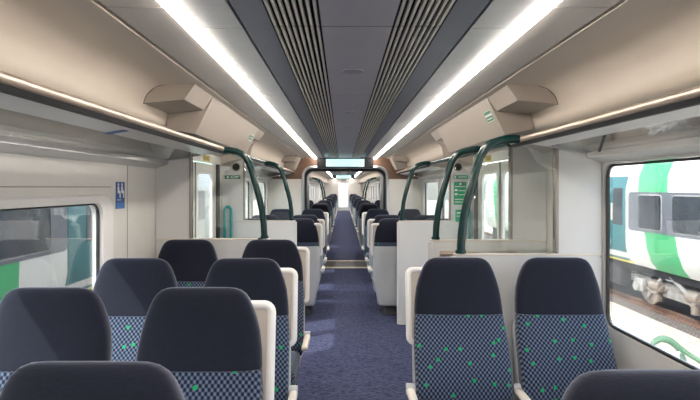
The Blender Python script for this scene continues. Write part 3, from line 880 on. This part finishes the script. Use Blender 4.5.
# second doorway far down the train: partitions, poles
for s, sd in ((-1, 'left'), (1, 'right')):
    for y, w_ in ((16.2, 'nearer'), (17.9, 'farther')):
        t = thing('draught_screen', (s * 1.05, y, 0), 'small pale partition on the %s, %s side of the next carriage doorway' % (sd, w_), 'partition', 'partitions in the next carriage')
        a = MB(); x = sorted((s * .60, s * 1.465)); a.box(x[0], x[1], y, y + .04, 0, 1.2, .01, 2); part('lower_panel', a, M['screen'], t)
        a = MB(); x = sorted((s * 1.2, s * 1.465)); a.prism([(s * 1.2, 1.2), (s * 1.465, 1.2), (s * 1.465, 1.74), (s * 1.33, 1.88), (s * 1.2, 1.93)], 'y', y, y + .04); part('side_panel', a, M['screen'], t)
        pole(s, y + .02, 'tiny dark green curved pole on the %s beyond the gangway, %s of two' % (sd, w_), .965)
    overhead_rail(s, 16.1, 18.0, .965, .965, 1.893, 1.893, 'dark green overhead rail on the %s in the next carriage' % sd, ())
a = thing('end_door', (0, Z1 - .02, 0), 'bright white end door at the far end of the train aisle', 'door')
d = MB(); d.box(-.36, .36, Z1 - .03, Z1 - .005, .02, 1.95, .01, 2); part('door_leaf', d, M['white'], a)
d = MB(); d.box(-.30, .30, Z1 - .036, Z1 - .031, .25, 1.85); part('door_window', d, emis('door_sunlight_glow', (.9, .95, 1), .3), a)  # weak emission imitates sunlight on the door, no lamp behind it
t = thing('exit_sign', (-1.27, 17.88, 1.6), 'tiny red notice on the left panel of the next carriage doorway', 'sign'); a = MB(); a.box(-1.30, -1.24, 17.885, 17.897, 1.45, 1.75); part('plate', a, M['red'], t)
t = thing('exit_sign', (1.27, 17.88, 1.6), 'tiny green notice on the right panel of the next carriage doorway', 'sign'); a = MB(); a.box(1.24, 1.32, 17.885, 17.897, 1.35, 1.75); part('plate', a, M['brightgreen'], t)

# ------------------------------------------------------------------ outside
def ground():
    mb = MB(); mb.box(-60, 60, -40, 120, -1.60, -1.32); struct('ground', mb, M['ballast'])
ground()
RZ = -1.10   # rail top
def track(xc, ya, yb, lab):
    t = thing('railway_track', (xc, (ya + yb) / 2, -1.32), lab, 'railway track', 'sidings')
    a = MB(); a.prism([(xc - 1.08, -1.33), (xc - .95, -1.24), (xc + .95, -1.24), (xc + 1.08, -1.33)], 'y', ya, yb); part('ballast_bed', a, M['bed'], t)
    for s in (-.75, .75):
        a = MB(); x = xc + s
        a.prism([(x - .07, RZ - .14), (x + .07, RZ - .14), (x + .07, RZ - .125), (x + .012, RZ - .11), (x + .012, RZ - .04), (x + .035, RZ - .03), (x + .035, RZ), (x - .035, RZ), (x - .035, RZ - .03), (x - .012, RZ - .04), (x - .012, RZ - .11), (x - .07, RZ - .125)], 'y', ya, yb); part('rail', a, M['rust'], t)
    a = MB(); y = ya + .3
    while y < yb - .3:
        a.box(xc - .93, xc + .93, y, y + .24, -1.30, RZ - .141); y += .65
    o = part('sleeper', a, M['sleeper'], t); o['kind'] = 'stuff'

def train(side, xf, ya, yb, m_liv, lab, doors, bands, bogies, inset=.12):
    s = side
    pr = [(.16, -.16), (.05, .02), (.0, .30), (0, 1.10), (.004, 1.56), (.07, 1.85), (.22, 2.12), (.45, 2.36), (.80, 2.52), (1.40, 2.58), (2.0, 2.52), (2.35, 2.36), (2.58, 2.12), (2.71, 1.85), (2.77, 1.5), (2.8, 1.0), (2.8, .3), (2.75, .02), (2.64, -.16)]
    t = thing('train_carriage', (0, 0, 0), lab, 'train')
    t.location = (0, 0, 0)
    X = lambda u: s * (xf + u)
    def off(z):
        for a, b in zip(pr, pr[1:]):
            if a[1] <= z <= b[1]: return a[0] + (b[0] - a[0]) * (z - a[1]) / (b[1] - a[1])
        return 0
    a = MB(); a.prism([(X(p[0]), p[1]) for p in pr], 'y', ya, yb); part('body', a, m_liv, t)
    def skin(loop, d0, d1):     # loop in (y,z) following the body side
        m_ = MB()
        m_.loft([[(X(off(z) - d0), y, z) for y, z in loop], [(X(off(z) - d1), y, z) for y, z in loop]]); return m_
    def strip(y0, y1, z0, z1, d, inner=.02):   # patch subdivided in z
        m_ = MB(); zs = [z0 + (z1 - z0) * i / 8 for i in range(9)]
        m_.loft([[(X(off(z) - d), y0, z) for z in zs] + [(X(off(z) + inner), y0, z) for z in zs[::-1]], [(X(off(z) - d), y1, z) for z in zs] + [(X(off(z) + inner), y1, z) for z in zs[::-1]]]); return m_
    for (y0, y1) in doors:
        ym = (y0 + y1) / 2
        for (p, q) in ((y0, ym - .012), (ym + .012, y1)):
            lf = part('door_leaf', strip(p, q, -.10, 1.86, .012), M['tealdoor'], t)
            part('door_window', strip(p + inset, q - .12, .72, 1.58, .018), M['tglass'], lf)
        for p in (ym - .11, ym + .08):
            part('door_handle', strip(p, p + .04, .82, 1.22, .03), M['nosing'], t)
        part('sill_line', strip(y0 - .05, y1 + .1, -.15, -.11, .02), M['yellowline'], t)
    for (y0, y1, wins) in bands:
        m_ = skin(rrect(y0, y1, .64, 1.50, .09, 6), .012, -.03); part('window_band', m_, M['band'], t)
        for (p, q) in wins:
            m_ = MB(); o_ = rrect(p, q, .69, 1.45, .09, 6); i_ = rrect(p + .022, q - .022, .712, 1.428, .075, 6)
            m_.loft([[(X(off(z) - .012), y, z) for y, z in o_], [(X(off(z) - .022), y, z) for y, z in i_]], cap=False)
            fr = part('window_frame', m_, M['under'], t)
            part('window_glass', skin(i_, .016, .0), M['tglass'], fr)
    a = MB(); a.box(min(X(.3), X(2.5)), max(X(.3), X(2.5)), ya + .2, yb - .2, -.34, -.165); part('underframe', a, M['grime'], t)
    for yc in bogies:
        fr = MB()
        for u in (.42, 2.30):
            fr.box(min(X(u), X(u + .14)), max(X(u), X(u + .14)), yc - 1.65, yc + 1.65, -.62, -.44, .03, 2)
            fr.box(min(X(u), X(u + .14)), max(X(u), X(u + .14)), yc - .55, yc + .55, -.78, -.60, .03, 2)
        fr.box(min(X(.5), X(2.3)), max(X(.5), X(2.3)), yc - .25, yc + .25, -.60, -.40, .03, 2)
        bg = part('bogie', fr, M['under'], t)
        for dy in (-1.3, 1.3):
            for u in (.60, 2.10):
                w_ = MB(); w_.cyl((X(u + .07), yc + dy, RZ + .42), 'x', .42, .13, 40); w_.cyl((X(u + .02), yc + dy, RZ + .42), 'x', .14, .16, 24); part('wheel', w_, M['wheel'], bg)
            bx = MB(); bx.box(min(X(.30), X(.46)), max(X(.30), X(.46)), yc + dy - .17, yc + dy + .17, -.80, -.50, .05, 3)
            bx.cyl((X(.30), yc + dy, RZ + .42), 'x', .11, .10, 20); part('axle_box', bx, M['under'], bg)
            for o2 in (-.34, .34):
                sp = MB(); pts = [(X(.44) + .075 * math.cos(q * PI / 5), yc + dy + o2 + .075 * math.sin(q * PI / 5), -.62 + .30 * q / 50) for q in range(51)]
                sp.tube(pts, .016, 6); part('spring', sp, M['under'], bg)
        dm = MB(); dm.tube([(X(.34), yc - .7, -.70), (X(.34), yc + .1, -.28)], .045, 12); dm.tube([(X(.36), yc + .45, -.36), (X(.36), yc + .95, -.86)], .05, 12); part('damper', dm, M['under'], bg)
        for dy in (-.62, .62):
            br = MB(); br.cyl((X(.36), yc + dy, -.56), 'y', .11, .34, 20); br.tube([(X(.33), yc + dy - .3, -.50), (X(.31), yc + dy, -.74), (X(.33), yc + dy + .34, -.66)], .022, 8); br.box(min(X(.30), X(.44)), max(X(.30), X(.44)), yc + dy - .06, yc + dy + .06, -.90, -.62, .02, 2)
            part('brake_cylinder', br, M['wheel'], bg)
        eq = MB(); eq.box(min(X(.28), X(.9)), max(X(.28), X(.9)), yc - 2.9, yc - 2.0, -.72, -.18, .03, 2); part('equipment_box', eq, M['under'], t)
        eq = MB(); eq.box(min(X(.28), X(.9)), max(X(.28), X(.9)), yc + 2.0, yc + 3.4, -.80, -.18, .03, 2); part('equipment_box', eq, M['grime'], t)
    return t
train(1, 6.50, 3.0, 24.0, M['liveryR'], 'white train with slanted green bands parked outside the right window',
      [(12.15, 13.5)], [(6.2, 12.02, [(10.75, 11.62), (8.95, 10.43), (7.0, 8.5)]), (14.0, 20, [(14.4, 16.2), (16.6, 18.4)])], (10.9, 20.5))
track(7.9, -5, 40, 'dark rusty track beneath the train outside the right window')
train(-1, 4.25, -4.0, 20.0, M['liveryL'], 'white and green train with dark windows outside the left window',
      [(8.02, 9.9)], [(2.0, 8.0, [(5.2, 7.55), (2.5, 4.9)]), (10, 16, [(10.4, 12.2), (12.6, 14.4)])], (3.0, 14.0), .58)
track(-5.65, -8, 36, 'track beneath the train outside the left window')
# green hoses and white posts on the pale ground outside the right window
GZ = -1.32
def hose(pts, r, lab):
    P = [Vector(p) for p in pts]; out = []
    for i in range(len(P) - 1):
        p0, p1, p2, p3 = P[max(i - 1, 0)], P[i], P[i + 1], P[min(i + 2, len(P) - 1)]
        for k_ in range(10):
            u = k_ / 10
            out.append(.5 * ((2 * p1) + (p2 - p0) * u + (2 * p0 - 5 * p1 + 4 * p2 - p3) * u * u + (3 * p1 - p0 - 3 * p2 + p3) * u ** 3))
    out.append(P[-1])
    a = MB(); a.tube(out, r, 10)
    return a
a = hose([(4.78, 8.40, GZ + .05), (4.82, 8.36, GZ + .34), (4.97, 8.32, GZ + .50), (5.15, 8.28, GZ + .46), (5.28, 8.24, GZ + .28), (5.32, 8.20, GZ + .05)], .038, '')
solo('water_hose', a, M['hose'], 'pale green hose looped in an arch on ground outside right window', 'hose', 'green hoses')
a = hose([(4.95, 8.62, GZ + .05), (5.02, 8.55, GZ + .40), (5.20, 8.48, GZ + .48), (5.40, 8.30, GZ + .30), (5.60, 8.0, GZ + .16), (5.85, 7.3, GZ + .05), (6.0, 6.2, GZ + .05)], .038, '')
solo('water_hose', a, M['hose'], 'pale green hose trailing away along the ground outside right window', 'hose', 'green hoses')
for (x, y, h, lb) in ((4.90, 8.05, .50, 'white hose post standing under the green hose arch'), (5.30, 7.75, .26, 'short white hose post nearer the carriage window')):
    t = thing('hose_post', (x, y, GZ), lb, 'post', 'white hose posts')
    a = MB(); a.box(x - .04, x + .04, y - .04, y + .04, GZ, GZ + h, .008, 2); part('upright', a, M['white'], t)
    a = MB(); a.box(x - .20, x + .20, y - .045, y - .015, GZ + h * .72, GZ + h * .72 + .05, .006, 2); part('cross_bar', a, M['white'], t)

# ------------------------------------------------------------------ light
w = bpy.data.worlds.new('sky'); SC.world = w; w.use_nodes = True
nt = w.node_tree; bg = nt.nodes['Background']
sk = nt.nodes.new('ShaderNodeTexSky'); sk.sky_type = 'NISHITA'; sk.sun_disc = False
sk.sun_elevation = math.radians(50); sk.sun_rotation = math.radians(235); sk.air_density = 1.0; sk.dust_density = 2.0
hs = nt.nodes.new('ShaderNodeHueSaturation'); hs.inputs['Saturation'].default_value = .45
nt.links.new(sk.outputs[0], hs.inputs['Color']); nt.links.new(hs.outputs[0], bg.inputs['Color']); bg.inputs['Strength'].default_value = .52
sun = bpy.data.lights.new('sun', 'SUN'); sun.energy = 3.8; sun.angle = math.radians(.6); sun.color = (1, .96, .9)
so = bpy.data.objects.new('sun', sun); COL.objects.link(so)
d = Vector((.62, .36, -.80)); so.rotation_euler = d.to_track_quat('-Z', 'Y').to_euler()

vs = SC.view_settings; vs.view_transform = 'Standard'; vs.look = 'None'; vs.gamma = 1; vs.exposure = 1.0
vs.use_curve_mapping = False
SC.cycles.max_bounces = 10; SC.cycles.transparent_max_bounces = 16; SC.cycles.use_denoising = True
SC.cycles.sample_clamp_indirect = 6
